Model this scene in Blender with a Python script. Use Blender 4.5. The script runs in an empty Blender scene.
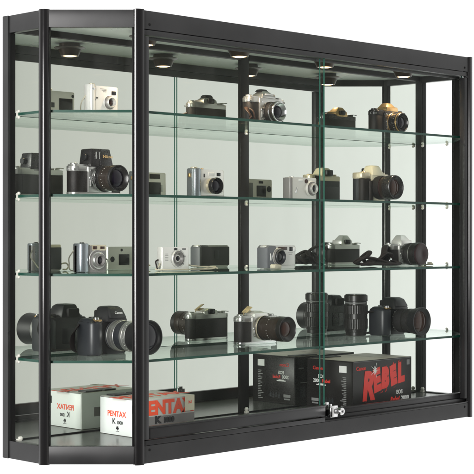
import bpy, bmesh, math, random
from mathutils import Vector, Matrix
random.seed(7)
PI = math.pi
sc = bpy.context.scene
COL = sc.collection

# ------------------------------------------------------------------ materials
def principled(name, base, rough=.5, metal=0., spec=.5, coat=0., noise=None, bump=None, mottled=None):
    m = bpy.data.materials.new(name); m.use_nodes = True
    nt = m.node_tree; b = nt.nodes['Principled BSDF']
    b.inputs['Base Color'].default_value = (*base, 1)
    b.inputs['Roughness'].default_value = rough
    b.inputs['Metallic'].default_value = metal
    b.inputs['Specular IOR Level'].default_value = spec
    b.inputs['Coat Weight'].default_value = coat
    tc = nt.nodes.new('ShaderNodeTexCoord')
    if noise:                       # (scale, rough spread)
        n = nt.nodes.new('ShaderNodeTexNoise'); n.inputs['Scale'].default_value = noise[0]; n.inputs['Detail'].default_value = 6
        nt.links.new(tc.outputs['Object'], n.inputs['Vector'])
        r = nt.nodes.new('ShaderNodeMapRange'); r.inputs[3].default_value = max(0, rough-noise[1]); r.inputs[4].default_value = rough+noise[1]
        nt.links.new(n.outputs['Fac'], r.inputs[0]); nt.links.new(r.outputs[0], b.inputs['Roughness'])
    if mottled:                     # (scale, amount)  small wear in the colour
        n = nt.nodes.new('ShaderNodeTexNoise'); n.inputs['Scale'].default_value = mottled[0]; n.inputs['Detail'].default_value = 8
        nt.links.new(tc.outputs['Object'], n.inputs['Vector'])
        cr = nt.nodes.new('ShaderNodeValToRGB')
        a = mottled[1]
        cr.color_ramp.elements[0].position = .3; cr.color_ramp.elements[1].position = .7
        cr.color_ramp.elements[0].color = (*[c*(1-a) for c in base], 1)
        cr.color_ramp.elements[1].color = (*[min(1, c*(1+a)) for c in base], 1)
        nt.links.new(n.outputs['Fac'], cr.inputs[0]); nt.links.new(cr.outputs[0], b.inputs['Base Color'])
    if bump:                        # (scale, strength, distance)
        n = nt.nodes.new('ShaderNodeTexVoronoi'); n.inputs['Scale'].default_value = bump[0]
        nt.links.new(tc.outputs['Object'], n.inputs['Vector'])
        bp = nt.nodes.new('ShaderNodeBump'); bp.inputs['Strength'].default_value = bump[1]; bp.inputs['Distance'].default_value = bump[2]
        nt.links.new(n.outputs['Distance'], bp.inputs['Height']); nt.links.new(bp.outputs[0], b.inputs['Normal'])
    return m

def pane(name, tint, refl, rough=0.0):
    """flat clear glass: straight tinted transmission plus a Fresnel reflection"""
    m = bpy.data.materials.new(name); m.use_nodes = True
    nt = m.node_tree; nt.nodes.clear()
    o = nt.nodes.new('ShaderNodeOutputMaterial'); mix = nt.nodes.new('ShaderNodeMixShader')
    t = nt.nodes.new('ShaderNodeBsdfTransparent'); t.inputs[0].default_value = (*tint, 1)
    g = nt.nodes.new('ShaderNodeBsdfGlossy'); g.inputs['Roughness'].default_value = rough
    g.inputs['Color'].default_value = (.93, 1.0, .96, 1)
    f = nt.nodes.new('ShaderNodeLayerWeight'); f.inputs[0].default_value = .5      # Schlick: F0 + (1-F0)(1-cos)^5, same from both sides
    pw = nt.nodes.new('ShaderNodeMath'); pw.operation = 'POWER'; pw.inputs[1].default_value = 5
    k = nt.nodes.new('ShaderNodeMath'); k.operation = 'MULTIPLY_ADD'; k.inputs[1].default_value = .96*refl; k.inputs[2].default_value = .04*refl; k.use_clamp = True
    nt.links.new(f.outputs['Facing'], pw.inputs[0]); nt.links.new(pw.outputs[0], k.inputs[0]); nt.links.new(k.outputs[0], mix.inputs[0])
    nt.links.new(t.outputs[0], mix.inputs[1]); nt.links.new(g.outputs[0], mix.inputs[2])
    # faint film of dust and wiped smears
    d = nt.nodes.new('ShaderNodeBsdfDiffuse'); d.inputs[0].default_value = (.7,.7,.68,1)
    tc = nt.nodes.new('ShaderNodeTexCoord'); mp = nt.nodes.new('ShaderNodeMapping'); mp.inputs['Scale'].default_value = (7,7,2.2); mp.inputs['Rotation'].default_value = (.3,.5,.2)
    n = nt.nodes.new('ShaderNodeTexNoise'); n.inputs['Scale'].default_value = 1.6; n.inputs['Detail'].default_value = 9; n.inputs['Distortion'].default_value = 1.5
    r = nt.nodes.new('ShaderNodeMapRange'); r.inputs[1].default_value = .48; r.inputs[2].default_value = .80; r.inputs[3].default_value = .001; r.inputs[4].default_value = .012
    nt.links.new(tc.outputs['Object'], mp.inputs[0]); nt.links.new(mp.outputs[0], n.inputs['Vector']); nt.links.new(n.outputs['Fac'], r.inputs[0])
    m2 = nt.nodes.new('ShaderNodeMixShader'); nt.links.new(r.outputs[0], m2.inputs[0]); nt.links.new(mix.outputs[0], m2.inputs[1]); nt.links.new(d.outputs[0], m2.inputs[2])
    nt.links.new(m2.outputs[0], o.inputs[0])
    return m

def mirror_mat():
    m = bpy.data.materials.new('silvered mirror'); m.use_nodes = True
    nt = m.node_tree; nt.nodes.clear()
    o = nt.nodes.new('ShaderNodeOutputMaterial')
    g = nt.nodes.new('ShaderNodeBsdfGlossy'); g.inputs['Roughness'].default_value = 0.0
    g.inputs['Color'].default_value = (.715, .742, .698, 1)
    d = nt.nodes.new('ShaderNodeBsdfDiffuse'); d.inputs[0].default_value = (.5, .52, .48, 1)
    tc = nt.nodes.new('ShaderNodeTexCoord')
    n = nt.nodes.new('ShaderNodeTexNoise'); n.inputs['Scale'].default_value = 9; n.inputs['Detail'].default_value = 8
    r = nt.nodes.new('ShaderNodeMapRange'); r.inputs[1].default_value = .35; r.inputs[2].default_value = .75
    r.inputs[3].default_value = .01; r.inputs[4].default_value = .05
    nt.links.new(tc.outputs['Object'], n.inputs['Vector']); nt.links.new(n.outputs['Fac'], r.inputs[0])
    mix = nt.nodes.new('ShaderNodeMixShader'); nt.links.new(r.outputs[0], mix.inputs[0])
    nt.links.new(g.outputs[0], mix.inputs[1]); nt.links.new(d.outputs[0], mix.inputs[2]); nt.links.new(mix.outputs[0], o.inputs[0])
    return m

def emit(name, col, s):
    m = bpy.data.materials.new(name); m.use_nodes = True
    nt = m.node_tree; nt.nodes.clear()
    o = nt.nodes.new('ShaderNodeOutputMaterial'); e = nt.nodes.new('ShaderNodeEmission')
    e.inputs[0].default_value = (*col, 1); e.inputs[1].default_value = s
    nt.links.new(e.outputs[0], o.inputs[0]); return m

M = {}
M['frame']   = principled('black anodised aluminium', (.020,.020,.0205), .30, 0, .36, noise=(11,.08), mottled=(9,.28))
M['inner']   = principled('dark inner trim', (.009,.008,.007), .4, 0, .3, noise=(11,.08))
M['post']    = principled('black satin post', (.006,.0055,.006), .20, 0, .6, noise=(30,.04))
M['gasket']  = principled('black rubber gasket', (.006,.006,.006), .7, 0, .2)
M['laminate']= principled('black gloss laminate', (.012,.013,.012), .10, 0, .5, noise=(3,.05))
M['ceil']    = principled('grey satin ceiling board', (.66,.74,.70), .28, 0, .5, noise=(4,.05))
M['deck']    = principled('grey satin base board', (.10,.105,.10), .22, 0, .5, noise=(4,.05))
M['board']   = principled('black back board', (.02,.02,.02), .6)
M['mirror']  = mirror_mat()
M['pane']    = pane('clear door glass', (.985,.992,.985), .10)
M['shelf']   = pane('clear shelf glass', (.935,.97,.95), 1.0, .01)
M['edge']    = principled('polished green glass edge', (.006,.050,.034), .22, 0, .3)
M['dooredge']= principled('bright green glass edge', (.022,.10,.075), .2, 0, .4)
M['chrome']  = principled('chrome', (.72,.72,.72), .16, 1, noise=(140,.025))
M['clip']    = principled('clear plastic clip', (.80,.78,.72), .2, .2, .7)
M['lamptrim']= principled('bronze lamp trim', (.030,.017,.009), .3, .5)
M['lamp']    = emit('warm lamp face', (1,.66,.34), 6)
M['satin']   = principled('satin chrome', (.58,.58,.56), .30, .9, noise=(210,.025))
M['silverpl']= principled('silver painted plastic', (.56,.555,.53), .34, .35, .5, coat=.2, noise=(140,.025))
M['brsilver']= principled('bright silver shell', (.78,.77,.74), .30, .45, .5, noise=(116,.025))
M['bluesil'] = principled('brushed steel grip', (.33,.36,.39), .28, .8, noise=(186,.025))
M['champ']   = principled('champagne metal', (.62,.56,.42), .32, .6, noise=(140,.025))
M['cream']   = principled('cream plastic', (.70,.66,.50), .4, .1, .5)
M['greydk']  = principled('charcoal moulded plastic', (.015,.017,.021), .38, 0, .5, bump=(1500,.12,.0002))
M['slate']   = principled('slate grey plastic', (.11,.115,.128), .40, 0, .5, bump=(1500,.1,.0002))
M['greymid'] = principled('warm grey plastic', (.22,.21,.205), .4, .2, .5)
M['black']   = principled('black enamel', (.014,.013,.013), .28, 0, .5, noise=(490,.08))
M['matte']   = principled('black moulded plastic', (.009,.009,.010), .40, 0, .45, bump=(1800,.15,.0002))
M['leather'] = principled('black leatherette', (.011,.009,.008), .5, 0, .35, bump=(900,.55,.0005), mottled=(60,.3))
M['barrel']  = principled('black lens barrel', (.011,.010,.009), .33, 0, .5, noise=(630,.06))
M['brbarrel']= principled('brown black lens barrel', (.026,.018,.013), .32, .2, .5, noise=(630,.06))
M['brass']   = principled('worn brass', (.62,.42,.20), .25, .9, noise=(210,.025))
M['rubber']  = principled('ribbed rubber', (.013,.012,.012), .62, 0, .3)
M['lensglass']=principled('coated lens glass', (.008,.006,.012), .06, 0, .35)
M['amber']   = principled('amber coated glass', (.035,.012,.007), .08, 0, .4)
M['screen']  = principled('dark display glass', (.010,.011,.013), .12, 0, .4)
M['maroon']  = principled('lens cap', (.028,.012,.014), .42, 0, .4)
M['strap']   = principled('black woven strap', (.018,.013,.013), .65, 0, .3, bump=(1400,.5,.0004))
M['brstrap'] = principled('brown leather strap', (.035,.017,.010), .5, 0, .4, mottled=(50,.3))
M['crstrap'] = principled('pale cord strap', (.50,.47,.37), .6, 0, .3, mottled=(80,.2))
M['white']   = principled('white print', (.75,.75,.74), .5)
M['grey']    = principled('grey print', (.22,.22,.22), .5)
M['markgrey']= principled('engraved marks', (.45,.45,.42), .5)
M['red']     = principled('red print', (.75,.035,.022), .45)
M['orange']  = principled('orange red print', (.80,.085,.03), .5)
M['gold']    = principled('gold print', (.75,.50,.22), .35, .6)
M['inkblack']= principled('black print', (.02,.02,.022), .5)
M['cardwhite']=principled('white coated carton', (.78,.82,.80), .32, 0, .5, mottled=(8,.04))
M['cardsilv']= principled('silver grey carton', (.50,.50,.46), .35, .1, .5, mottled=(8,.06))
M['cardtop'] = principled('worn carton top', (.56,.55,.50), .4, 0, .5, mottled=(14,.12))
M['cardblack']=principled('black coated carton', (.011,.009,.0085), .34, 0, .35, mottled=(10,.25))
M['cardsheen']= principled('carton lid with painted sheen', (.50,.43,.37), .42, 0, .5, mottled=(12,.15))  # reflected light on the lid, put into its colour as a pale tone
M['beige']   = principled('beige label', (.60,.57,.42), .5)
M['tan']     = principled('tan card tag', (.52,.40,.22), .5, mottled=(80,.25))

# ------------------------------------------------------------------ helpers
def tag(o, label=None, cat=None, group=None, kind=None):
    if label: o['label'] = label
    if cat: o['category'] = cat
    if group: o['group'] = group
    if kind: o['kind'] = kind
    return o
def thing(name, label, cat, loc=(0,0,0), rz=0, group=None):
    o = bpy.data.objects.new(name, None); COL.objects.link(o)
    o.empty_display_size = .02
    o.location = loc; o.rotation_euler = (0,0,rz)
    return tag(o, label, cat, group)
def obj(name, bm, mats, parent=None, smooth=True):
    me = bpy.data.meshes.new(name)
    bmesh.ops.recalc_face_normals(bm, faces=bm.faces)
    bm.to_mesh(me); bm.free()
    if not isinstance(mats, (list, tuple)): mats = [mats]
    for m in mats: me.materials.append(m)
    if smooth:
        for p in me.polygons: p.use_smooth = True
        me.set_sharp_from_angle(angle=math.radians(32))
    o = bpy.data.objects.new(name, me); COL.objects.link(o)
    if parent: o.parent = parent
    return o
def NB(): return bmesh.new()
def bev(bm, edges, w, seg=2):
    if w > 0: bmesh.ops.bevel(bm, geom=list(edges), offset=w, segments=seg, affect='EDGES', profile=.5, clamp_overlap=True)
def merge(dst, src, mi=0):
    for f in src.faces: f.material_index = mi
    me = bpy.data.meshes.new('tmp'); src.to_mesh(me); src.free()
    dst.from_mesh(me); bpy.data.meshes.remove(me)
def box(bm, c, s, b=0, mi=0, rot=None, seg=2):
    t = NB(); bmesh.ops.create_cube(t, size=1)
    bmesh.ops.scale(t, vec=s, verts=t.verts)
    bev(t, t.edges, b, seg)
    if rot: bmesh.ops.rotate(t, cent=(0,0,0), matrix=rot, verts=t.verts)
    bmesh.ops.translate(t, vec=c, verts=t.verts)
    merge(bm, t, mi)
def prism(bm, pts, z0, z1, b=0, mi=0, allb=True, seg=2):
    """vertical extrusion of a plan outline"""
    t = NB()
    lo = [t.verts.new((x,y,z0)) for x,y in pts]; hi = [t.verts.new((x,y,z1)) for x,y in pts]
    n = len(pts)
    t.faces.new(lo[::-1]); t.faces.new(hi)
    for i in range(n): t.faces.new((lo[i], lo[(i+1)%n], hi[(i+1)%n], hi[i]))
    if b > 0:
        e = [e for e in t.edges if abs(e.verts[0].co.z-e.verts[1].co.z) < 1e-6]
        bev(t, e, b, seg)
    merge(bm, t, mi)
def rrect(w, d, r, n=6, cx=0, cy=0):
    out = []
    r = min(r, w/2-1e-5, d/2-1e-5)
    for k,(sx,sy) in enumerate(((1,1),(-1,1),(-1,-1),(1,-1))):
        for i in range(n+1):
            a = (k + i/n)*PI/2
            out.append((cx+sx*(w/2-r)+r*math.cos(a), cy+sy*(d/2-r)+r*math.sin(a)))
    return out
def vprism(bm, pts, y0, y1, b=0, mi=0, seg=2):
    """outline in x,z pushed along y"""
    t = NB()
    prism(t, pts, y0, y1, b, 0, seg=seg)                  # x,y(z-coordinate),z(depth)
    for v in t.verts: v.co = Vector((v.co.x, v.co.z, v.co.y))
    merge(bm, t, mi)
def lathe(bm, prof, c=(0,0,0), axis='-y', n=40, mi=0, knurl=None, mis=None):
    """prof: list of (distance along axis, radius); knurl: set of profile indexes with ribs"""
    t = NB(); rings = []
    for i,(h,r) in enumerate(prof):
        ring = []
        for k in range(n):
            a = 2*PI*k/n
            rr = r*(1-.028*(k%2)) if (knurl and i in knurl) else r
            u, v = rr*math.cos(a), rr*math.sin(a)
            p = {'-y':(u,-h,v), 'y':(u,h,v), 'z':(u,v,h), 'x':(h,u,v), '-x':(-h,u,v), '-z':(u,v,-h)}[axis]
            ring.append(t.verts.new((c[0]+p[0], c[1]+p[1], c[2]+p[2])))
        rings.append(ring)
    for i in range(len(rings)-1):
        for k in range(n):
            f = t.faces.new((rings[i][k], rings[i][(k+1)%n], rings[i+1][(k+1)%n], rings[i+1][k]))
            f.material_index = mis[i] if mis else mi
    f = t.faces.new(rings[0][::-1]); f.material_index = mis[0] if mis else mi
    f = t.faces.new(rings[-1]); f.material_index = mis[-1] if mis else mi
    me = bpy.data.meshes.new('tmp'); t.to_mesh(me); t.free(); bm.from_mesh(me); bpy.data.meshes.remove(me)
def cyl(bm, c, r, h, axis='z', n=28, b=.0006, mi=0, knurl=False):
    lathe(bm, [(0,r-b),(b,r),(h-b,r),(h,r-b)], c, axis, n, mi, {1,2} if knurl else None)
def seg2(bm, P, Q, off0, off1, z0, z1, b=0, mi=0, trim=0):
    """upright board along P-Q (plan); off = distance to the outside of the line (left of P->Q is inside)"""
    P = Vector(P); Q = Vector(Q); u = (Q-P).normalized(); o = Vector((u.y, -u.x))
    P = P+u*trim; Q = Q-u*trim
    pts = [P+o*off0, Q+o*off0, Q+o*off1, P+o*off1]
    prism(bm, [tuple(p) for p in pts], z0, z1, b, mi)
def tube(bm, pts, r, n=8, mi=0, flat=1.0, closed=False):
    """swept cord; flat<1 squashes it vertically"""
    P = [Vector(p) for p in pts]
    Q = []
    m = len(P)
    for i in range(m-1):                                   # Catmull-Rom
        p0 = P[max(i-1,0)]; p1 = P[i]; p2 = P[i+1]; p3 = P[min(i+2,m-1)]
        for k in range(6):
            t = k/6
            Q.append(.5*((2*p1)+(-p0+p2)*t+(2*p0-5*p1+4*p2-p3)*t*t+(-p0+3*p1-3*p2+p3)*t**3))
    Q.append(P[-1])
    t = NB(); rings = []
    for i,q in enumerate(Q):
        d = (Q[min(i+1,len(Q)-1)]-Q[max(i-1,0)]).normalized()
        s = d.cross(Vector((0,0,1)))
        if s.length < .05: s = Vector((1,0,0))
        s.normalize(); w = s.cross(d).normalized()
        rings.append([t.verts.new(q+s*(r*math.cos(2*PI*k/n))+w*(r*flat*math.sin(2*PI*k/n))) for k in range(n)])
    for i in range(len(rings)-1):
        for k in range(n): t.faces.new((rings[i][k], rings[i][(k+1)%n], rings[i+1][(k+1)%n], rings[i+1][k]))
    t.faces.new(rings[0][::-1]); t.faces.new(rings[-1])
    merge(bm, t, mi)
def lettering(name, s, size, mat, parent, loc, rot, extrude=.0002, sx=1, shear=0, bold=0, align='CENTER', space=1):
    cu = bpy.data.curves.new(name, 'FONT'); cu.body = s; cu.size = size; cu.extrude = extrude
    cu.align_x = align; cu.align_y = 'CENTER'; cu.shear = shear; cu.offset = bold; cu.space_character = space
    cu.resolution_u = 4
    t = bpy.data.objects.new('tmp', cu); COL.objects.link(t)
    bpy.context.view_layer.update()
    me = bpy.data.meshes.new_from_object(t.evaluated_get(bpy.context.evaluated_depsgraph_get()))
    bpy.data.objects.remove(t); bpy.data.curves.remove(cu)
    me.transform(Matrix.Diagonal((sx,1,1,1)))
    me.transform(Matrix.Translation(loc) @ rot.to_4x4())
    me.materials.clear(); me.materials.append(mat); me.name = name
    o = bpy.data.objects.new(name, me); COL.objects.link(o); o.parent = parent
    return o
from mathutils import Euler
R_FRONT = Euler((PI/2,0,0)).to_matrix()
R_END = Euler((PI/2,0,-PI/2)).to_matrix()
R_TOP = Euler((0,0,0)).to_matrix()

# ------------------------------------------------------------------ the display case
B, P1, P2, R_, RC, RB = (0,0), (0,-.1335), (.1465,-.2778), (1.3537,-.2778), (1.5002,-.1335), (1.5002,0)
Z4 = [.281, .095, -.081, -.273]; DECK = -.463; CEIL = .479
case = thing('display_case', 'large black framed glass display case with angled ends, mirrored back and four glass shelves', 'display case')

# top and base panels
def hexa(i):   # inset plan
    return [(i*.4,-.007),(i,-.1335-i*.2),(.1465+i*.4,-.2778+i),(1.3537-i*.4,-.2778+i),(1.5002-i,-.1335-i*.2),(1.5002-i*.4,-.007)]
b = NB(); prism(b, hexa(.008), CEIL, .496, .001); obj('ceiling_panel', b, M['ceil'], case, False)
b = NB(); prism(b, hexa(.008), -.484, DECK, .001); obj('base_panel', b, M['deck'], case, False)

def arcpost(c, r, a0, a1, inner):
    pts = [(c[0]+r*math.cos(math.radians(a0+(a1-a0)*i/16)), c[1]+r*math.sin(math.radians(a0+(a1-a0)*i/16))) for i in range(17)]
    return pts+inner
TOP, BOT = .5, -.5
# rounded corner posts (plan angles in degrees, front is -90)
def post(c, pts, name='corner_post', mat='post'):
    b = NB(); prism(b, pts, BOT-.0006, TOP+.0006, .0012); return obj(name, b, M[mat], case)
def circ(c, r, n=32): return [(c[0]+r*math.cos(2*PI*i/n), c[1]+r*math.sin(2*PI*i/n)) for i in range(n)]
post(P1, circ(P1,.0128))
r2 = .0205; off = Vector((math.cos(math.radians(-112.5+0)), math.sin(math.radians(-112.5))))*(-(r2-.0135))
def bigpost(P, mid):
    # arc spanning the two face normals around direction mid
    o = Vector((math.cos(math.radians(mid)), math.sin(math.radians(mid))))
    c = Vector(P)-o*(r2-.0135)
    a0, a1 = mid-33, mid+33
    pts = arcpost(c, r2, a0, a1, [])
    e0 = Vector(pts[0]); e1 = Vector(pts[-1])
    return pts+[tuple(e1-o*.012), tuple(e0-o*.012)]
post(P2, bigpost(P2, -112.5)); post(R_, bigpost(R_, -67.5)); post(RC, circ(RC,.0122))
b = NB(); prism(b, [(-.0105,-.011),(.006,-.011),(.006,.009),(-.0105,.009)], BOT, TOP, .0015); obj('back_post', b, M['frame'], case)
b = NB(); prism(b, [(1.5107,-.011),(1.5107,.009),(1.488,.009),(1.488,-.011)], BOT, TOP, .0015); obj('back_post', b, M['frame'], case)

# fascias, per side
for nm, P, Q in (('end',B,P1),('angled',P1,P2),('angled',R_,RC),('end',RC,RB)):
    b = NB(); seg2(b, P, Q, -.010, .0075, .4605, .4995, .001, trim=.009); obj('top_fascia', b, M['frame'], case)
    b = NB(); seg2(b, P, Q, -.010, .0075, -.4995, -.4598, .001, trim=.009); obj('bottom_fascia', b, M['frame'], case)
b = NB(); seg2(b, P2, R_, -.020, .0095, .4585, .4995, .0012, trim=.009); obj('top_fascia', b, M['frame'], case)
b = NB(); seg2(b, P2, R_, -.020, .0095, -.4995, -.4605, .0012, trim=.009); obj('bottom_fascia', b, M['frame'], case)
b = NB(); seg2(b, P2, R_, -.020, .0075, .4455, .4575, .0008, trim=.009)
seg2(b, P2, R_, -.0215, -.0195, .440, .4565, .0003, trim=.012); obj('door_track', b, M['frame'], case)
mid = .7505
b = NB(); box(b, ((.155+mid)/2, -.2800, -.4545), (mid-.155, .016, .0105), .0006); obj('door_track', b, M['frame'], case)
b = NB(); box(b, ((mid+1.345)/2, -.2800, -.4585), (1.345-mid, .016, .0035), .0006); obj('door_track', b, M['frame'], case)
b = NB(); box(b, (.7505, -.2650, -.4617), (1.185, .015, .0028), .0004); obj('door_track', b, M['gasket'], case)
b = NB(); box(b, (1.0475, -.2760, -.4540), (.594, .0022, .0125), .0006); obj('door_track', b, M['frame'], case)
# jambs at both ends of the doors
b = NB(); box(b, (.1625,-.2785,-.0025), (.017,.016,.890), .0008); obj('door_jamb', b, M['frame'], case)
b = NB(); box(b, (1.3375,-.2785,-.0025), (.017,.016,.890), .0008); obj('door_jamb', b, M['frame'], case)

# screws through the fascias
for x, z_ in ((.172,-.4700),(.172,.4690),(1.328,-.4700),(1.328,.4690)):
    b = NB(); lathe(b, [(0,.0030),(.0008,.0030),(.0014,.0020),(.0015,.0008)], (x,-.2873,z_), '-y', 16); obj('screw', b, M['gasket'], case)

# fixed panes with gaskets
def fixed_pane(P, Q, tr):
    b = NB(); seg2(b, P, Q, -.004, 0, -.4595, .460, trim=tr); o = obj('glass_pane', b, M['pane'], case, False)
    g = NB()
    P = Vector(P); Q = Vector(Q); u = (Q-P).normalized(); n = Vector((u.y,-u.x))
    for s, e in ((P+u*tr*.8, P+u*(tr*.8+.004)), (Q-u*(tr*.8+.004), Q-u*tr*.8)):
        pts = [s-n*.009, e-n*.009, e+n*.004, s+n*.004]
        prism(g, [tuple(p) for p in pts], -.4594, .4599)
    obj('gasket', g, M['gasket'], o, False)
fixed_pane(B, P1, .011); fixed_pane(P1, P2, .011); fixed_pane(R_, RC, .011); fixed_pane(RC, RB, .011)

# mirrored back in two halves, trims, centre strip
for x0, x1 in ((.0065,.7348),(.7662,1.4875)):
    b = NB(); box(b, ((x0+x1)/2, .0025, 0), (x1-x0, .004, .928)); obj('mirror_panel', b, M['mirror'], case, False)
b = NB(); box(b, (.75,.0085,0), (1.475,.007,.99), .001); obj('back_board', b, M['board'], case, False)
b = NB(); box(b, (.7505,-.001,.0065), (.0305,.009,.941), .0012); obj('centre_strip', b, M['inner'], case)
for x0, x1 in ((.0065,.735),(.766,1.4875)):
    b = NB(); box(b, ((x0+x1)/2, -.0035, .4715), (x1-x0, .007, .0145), .0008); obj('back_trim', b, M['inner'], case)
    b = NB(); box(b, ((x0+x1)/2, -.0010, -.4622), (x1-x0, .003, .004), .0003); obj('back_trim', b, M['gasket'], case)

# shelves
def shelf(z, i):
    q = .0165
    pts = [(.012,-.0055),(.0095,-.1262),(.1515,-.2655+.0),(1.3487,-.2655),(1.4907,-.1262),(1.488,-.0055)]
    # notch round the centre strip
    pts = pts+[(.7680,-.0055),(.7680,-.0085),(.7335,-.0085),(.7335,-.0055)]
    if 1:
        t = NB(); prism(t, pts, z-.0060, z)
        for f in t.faces: f.material_index = 0 if abs(f.normal.z) > .7 else 1
        bmesh.ops.recalc_face_normals(t, faces=t.faces)
        t.normal_update()
        for f in t.faces: f.material_index = 0 if abs(f.normal.z) > .7 else 1
        o = obj('glass_shelf', t, [M['shelf'], M['edge']], case, False)
    for (x,y,a) in ((.0155,-.017,0),(.7505,-.011,-90),(1.4845,-.017,180),(.0175,-.108,0),(1.483,-.108,180)):
        c = NB()
        d = Vector((math.cos(math.radians(a)), math.sin(math.radians(a)),0))
        for k in (1,-1):
            zz = z+.0040 if k == 1 else z-.0060-.0040
            p = Vector((x,y,zz))+d*.001
            lathe(c, [(0,.0012),(.001,.0034),(.004,.0038),(.006,.0026),(.007,.001)], p-d*.004, {0:'x',-90:'-y',180:'-x'}[a], 16)
        box(c, (x-d.x*.004, y-d.y*.004, z-.0034), (.004,.004,.016), .0008)
        obj('shelf_clip', c, M['clip'], o)
for i, z in enumerate(Z4): shelf(z, i)
# deck clips
for (x,y,a) in ((.0155,-.017,0),(.7505,-.011,-90),(1.4845,-.017,180)):
    c = NB(); lathe(c, [(0,.002),(.001,.005),(.006,.0055),(.010,.003)], (x,y,DECK+.006), 'z' if a else 'x', 16)
    box(c, (x,y,DECK+.003), (.010,.010,.006), .001); obj('shelf_clip', c, M['clip'], case)

# sliding doors: glass plus bottom rail
def door(x0, x1, y, zr, edge_side):
    d = NB(); box(d, ((x0+x1)/2, y, (zr+.020+.4515)/2), (x1-x0, .0045, .4515-zr-.020))
    d.normal_update()
    for f in d.faces: f.material_index = 1 if abs(f.normal.x) > .7 else 0
    o = obj('sliding_door', d, [M['pane'], M['dooredge']], case, False)
    r = NB(); box(r, ((x0+x1)/2, y, zr+.014), (x1-x0, .0105, .028), .0012)
    box(r, ((x0+x1)/2, y-.0065, zr+.0262), (x1-x0, .003, .0035), .0007)
    obj('bottom_rail', r, M['frame'], o)
    return o
door(.1560, .7575, -.2775, -.4475, 1)
d2 = door(.7550, 1.3440, -.2655, -.4600, 0)
# ratchet lock on the meeting edge
lk = NB()
box(lk, (.7835,-.2835,-.437), (.028,.010,.029), .0015)
box(lk, (.7790,-.2900,-.4385), (.017,.006,.022), .001)
lathe(lk, [(0,.0085),(.001,.0095),(.016,.0095),(.0175,.0085),(.0178,.0045),(.016,.004)], (.7955,-.2880,-.4365), '-y', 24)
box(lk, (.772,-.2865,-.4205), (.006,.004,.006), .0006)
lko = obj('door_lock', lk, M['chrome'], case)
kh = NB(); box(kh, (.7955,-.3062,-.4365), (.0014,.0006,.006)); cyl(kh, (.7955,-.3056,-.4365), .0018, .001, '-y', 12, .0002); obj('keyhole', kh, M['gasket'], lko)
lb = NB(); box(lb, (.7725,-.2710,-.4195), (.014,.006,.010), .001); box(lb, (.7725,-.2745,-.4185), (.009,.0015,.005), .0004); obj('lock_bracket', lb, M['chrome'], case)

# downlights
for i, x in enumerate((.286,.595,.912,1.240)):
    y = -.142
    t = NB(); lathe(t, [(0,.026),(.0085,.027),(.009,.038),(.0105,.039),(.012,.036),(.0145,.029),(.022,.0255),(.0305,.0220),(.031,.0190),(.027,.018)], (x,y,CEIL-.0006), '-z', 36)
    o = obj('downlight', t, M['lamptrim'], case)
    l = NB(); lathe(l, [(0,.0178),(.003,.0170),(.0045,.011),(.005,.002)], (x,y,CEIL-.0280), '-z', 28); obj('lamp_lens', l, M['lamp'], o)
    li = bpy.data.lights.new('downlight_lamp', 'SPOT'); li.energy = 2.8; li.color = (1,.76,.50); li.spot_size = math.radians(135); li.spot_blend = .8
    li.shadow_soft_size = .014
    lo = bpy.data.objects.new('downlight_lamp', li); COL.objects.link(lo); lo.location = (x,y,CEIL-.041); lo.parent = case

# ------------------------------------------------------------------ camera building blocks
def lens(parent, x, z, y, segs, glass='lensglass', cap=None, name='lens', gr=None):
    """segs: (length, r0, r1, material, ribbed)"""
    mats = []; prof = []; mis = []; kn = set(); h = -.002
    prof.append((h, segs[0][1]*.9))
    for L, r0, r1, m, rib in segs:
        if m not in mats: mats.append(m)
        mi = mats.index(m)
        e = min(.0006, L*.2)
        i = len(prof)
        prof += [(h+ (.002 if i==1 else 0), r0-e), (h+e+(.002 if i==1 else 0), r0), (h+L-e, r1), (h+L, r1-e)]
        mis += [mi]*4
        if rib: kn |= {i+1, i+2}
        h += L
    rr = segs[-1][2]
    gr = gr or rr*.72
    if not cap:
        prof += [(h, rr*.93), (h-.0015, rr*.90), (h-.0080, gr*1.04), (h-.0085, gr)]; mis += [mis[-1]]*4
    b = NB(); lathe(b, prof, (x,y,z), '-y', 72, 0, kn, mis)
    o = obj(name, b, [M[m] for m in mats], parent)
    g = NB()
    tk = NB(); hh = 0; done = False
    for q_,(L, r0, r1, m, rib) in enumerate(segs):
        if L >= .010 and not rib and not done:
            done = True
            for k in range(26):
                if k % 7 == 5: continue
                a = 2*PI*k/26+.11; rr_ = r0+(r1-r0)*.5+.0001
                box(tk, (x+rr_*math.cos(a), y-(hh-.002+L*.5), z+rr_*math.sin(a)), (.0005, .0026 if k%2 else .0012, .0009 if k%3 else .0022), rot=Euler((0,-a,0)).to_matrix())
        hh += L
    if done: obj('scale_marks', tk, M['markgrey'], o, False)
    else: tk.free()
    if cap: 
        lathe(g, [(h-.001, rr*.93),(h+.003, rr*.93),(h+.0042, rr*.88),(h+.0042,rr*.3),(h+.0036,rr*.26)], (x,y,z), '-y', 48)
        obj('lens_cap', g, M[cap], o)
    else:
        lathe(g, [(h-.0095, gr*1.02),(h-.0080, gr*.98),(h-.0062, gr*.80),(h-.0048, gr*.55),(h-.0041, gr*.3),(h-.0039, gr*.05)], (x,y,z), '-y', 48)
        obj('front_glass', g, M[glass], o)
        b = NB(); lathe(b, [(h-.0040, rr*.86),(h-.0032, rr*.86),(h-.0028, rr*.82),(h-.0034,rr*.80)], (x,y,z), '-y', 40); b.free()
    return o
def dial(parent, x, y, z, r, h, mat, name='dial', rib=True, top=None):
    b = NB(); cyl(b, (x,y,z), r, h, 'z', 36, .0006, 0, rib)
    if top: cyl(b, (x,y,z+h-.0002), r*.8, .0008, 'z', 24, .0002, 1)
    return obj(name, b, [M[mat]]+([M[top]] if top else []), parent)
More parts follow.
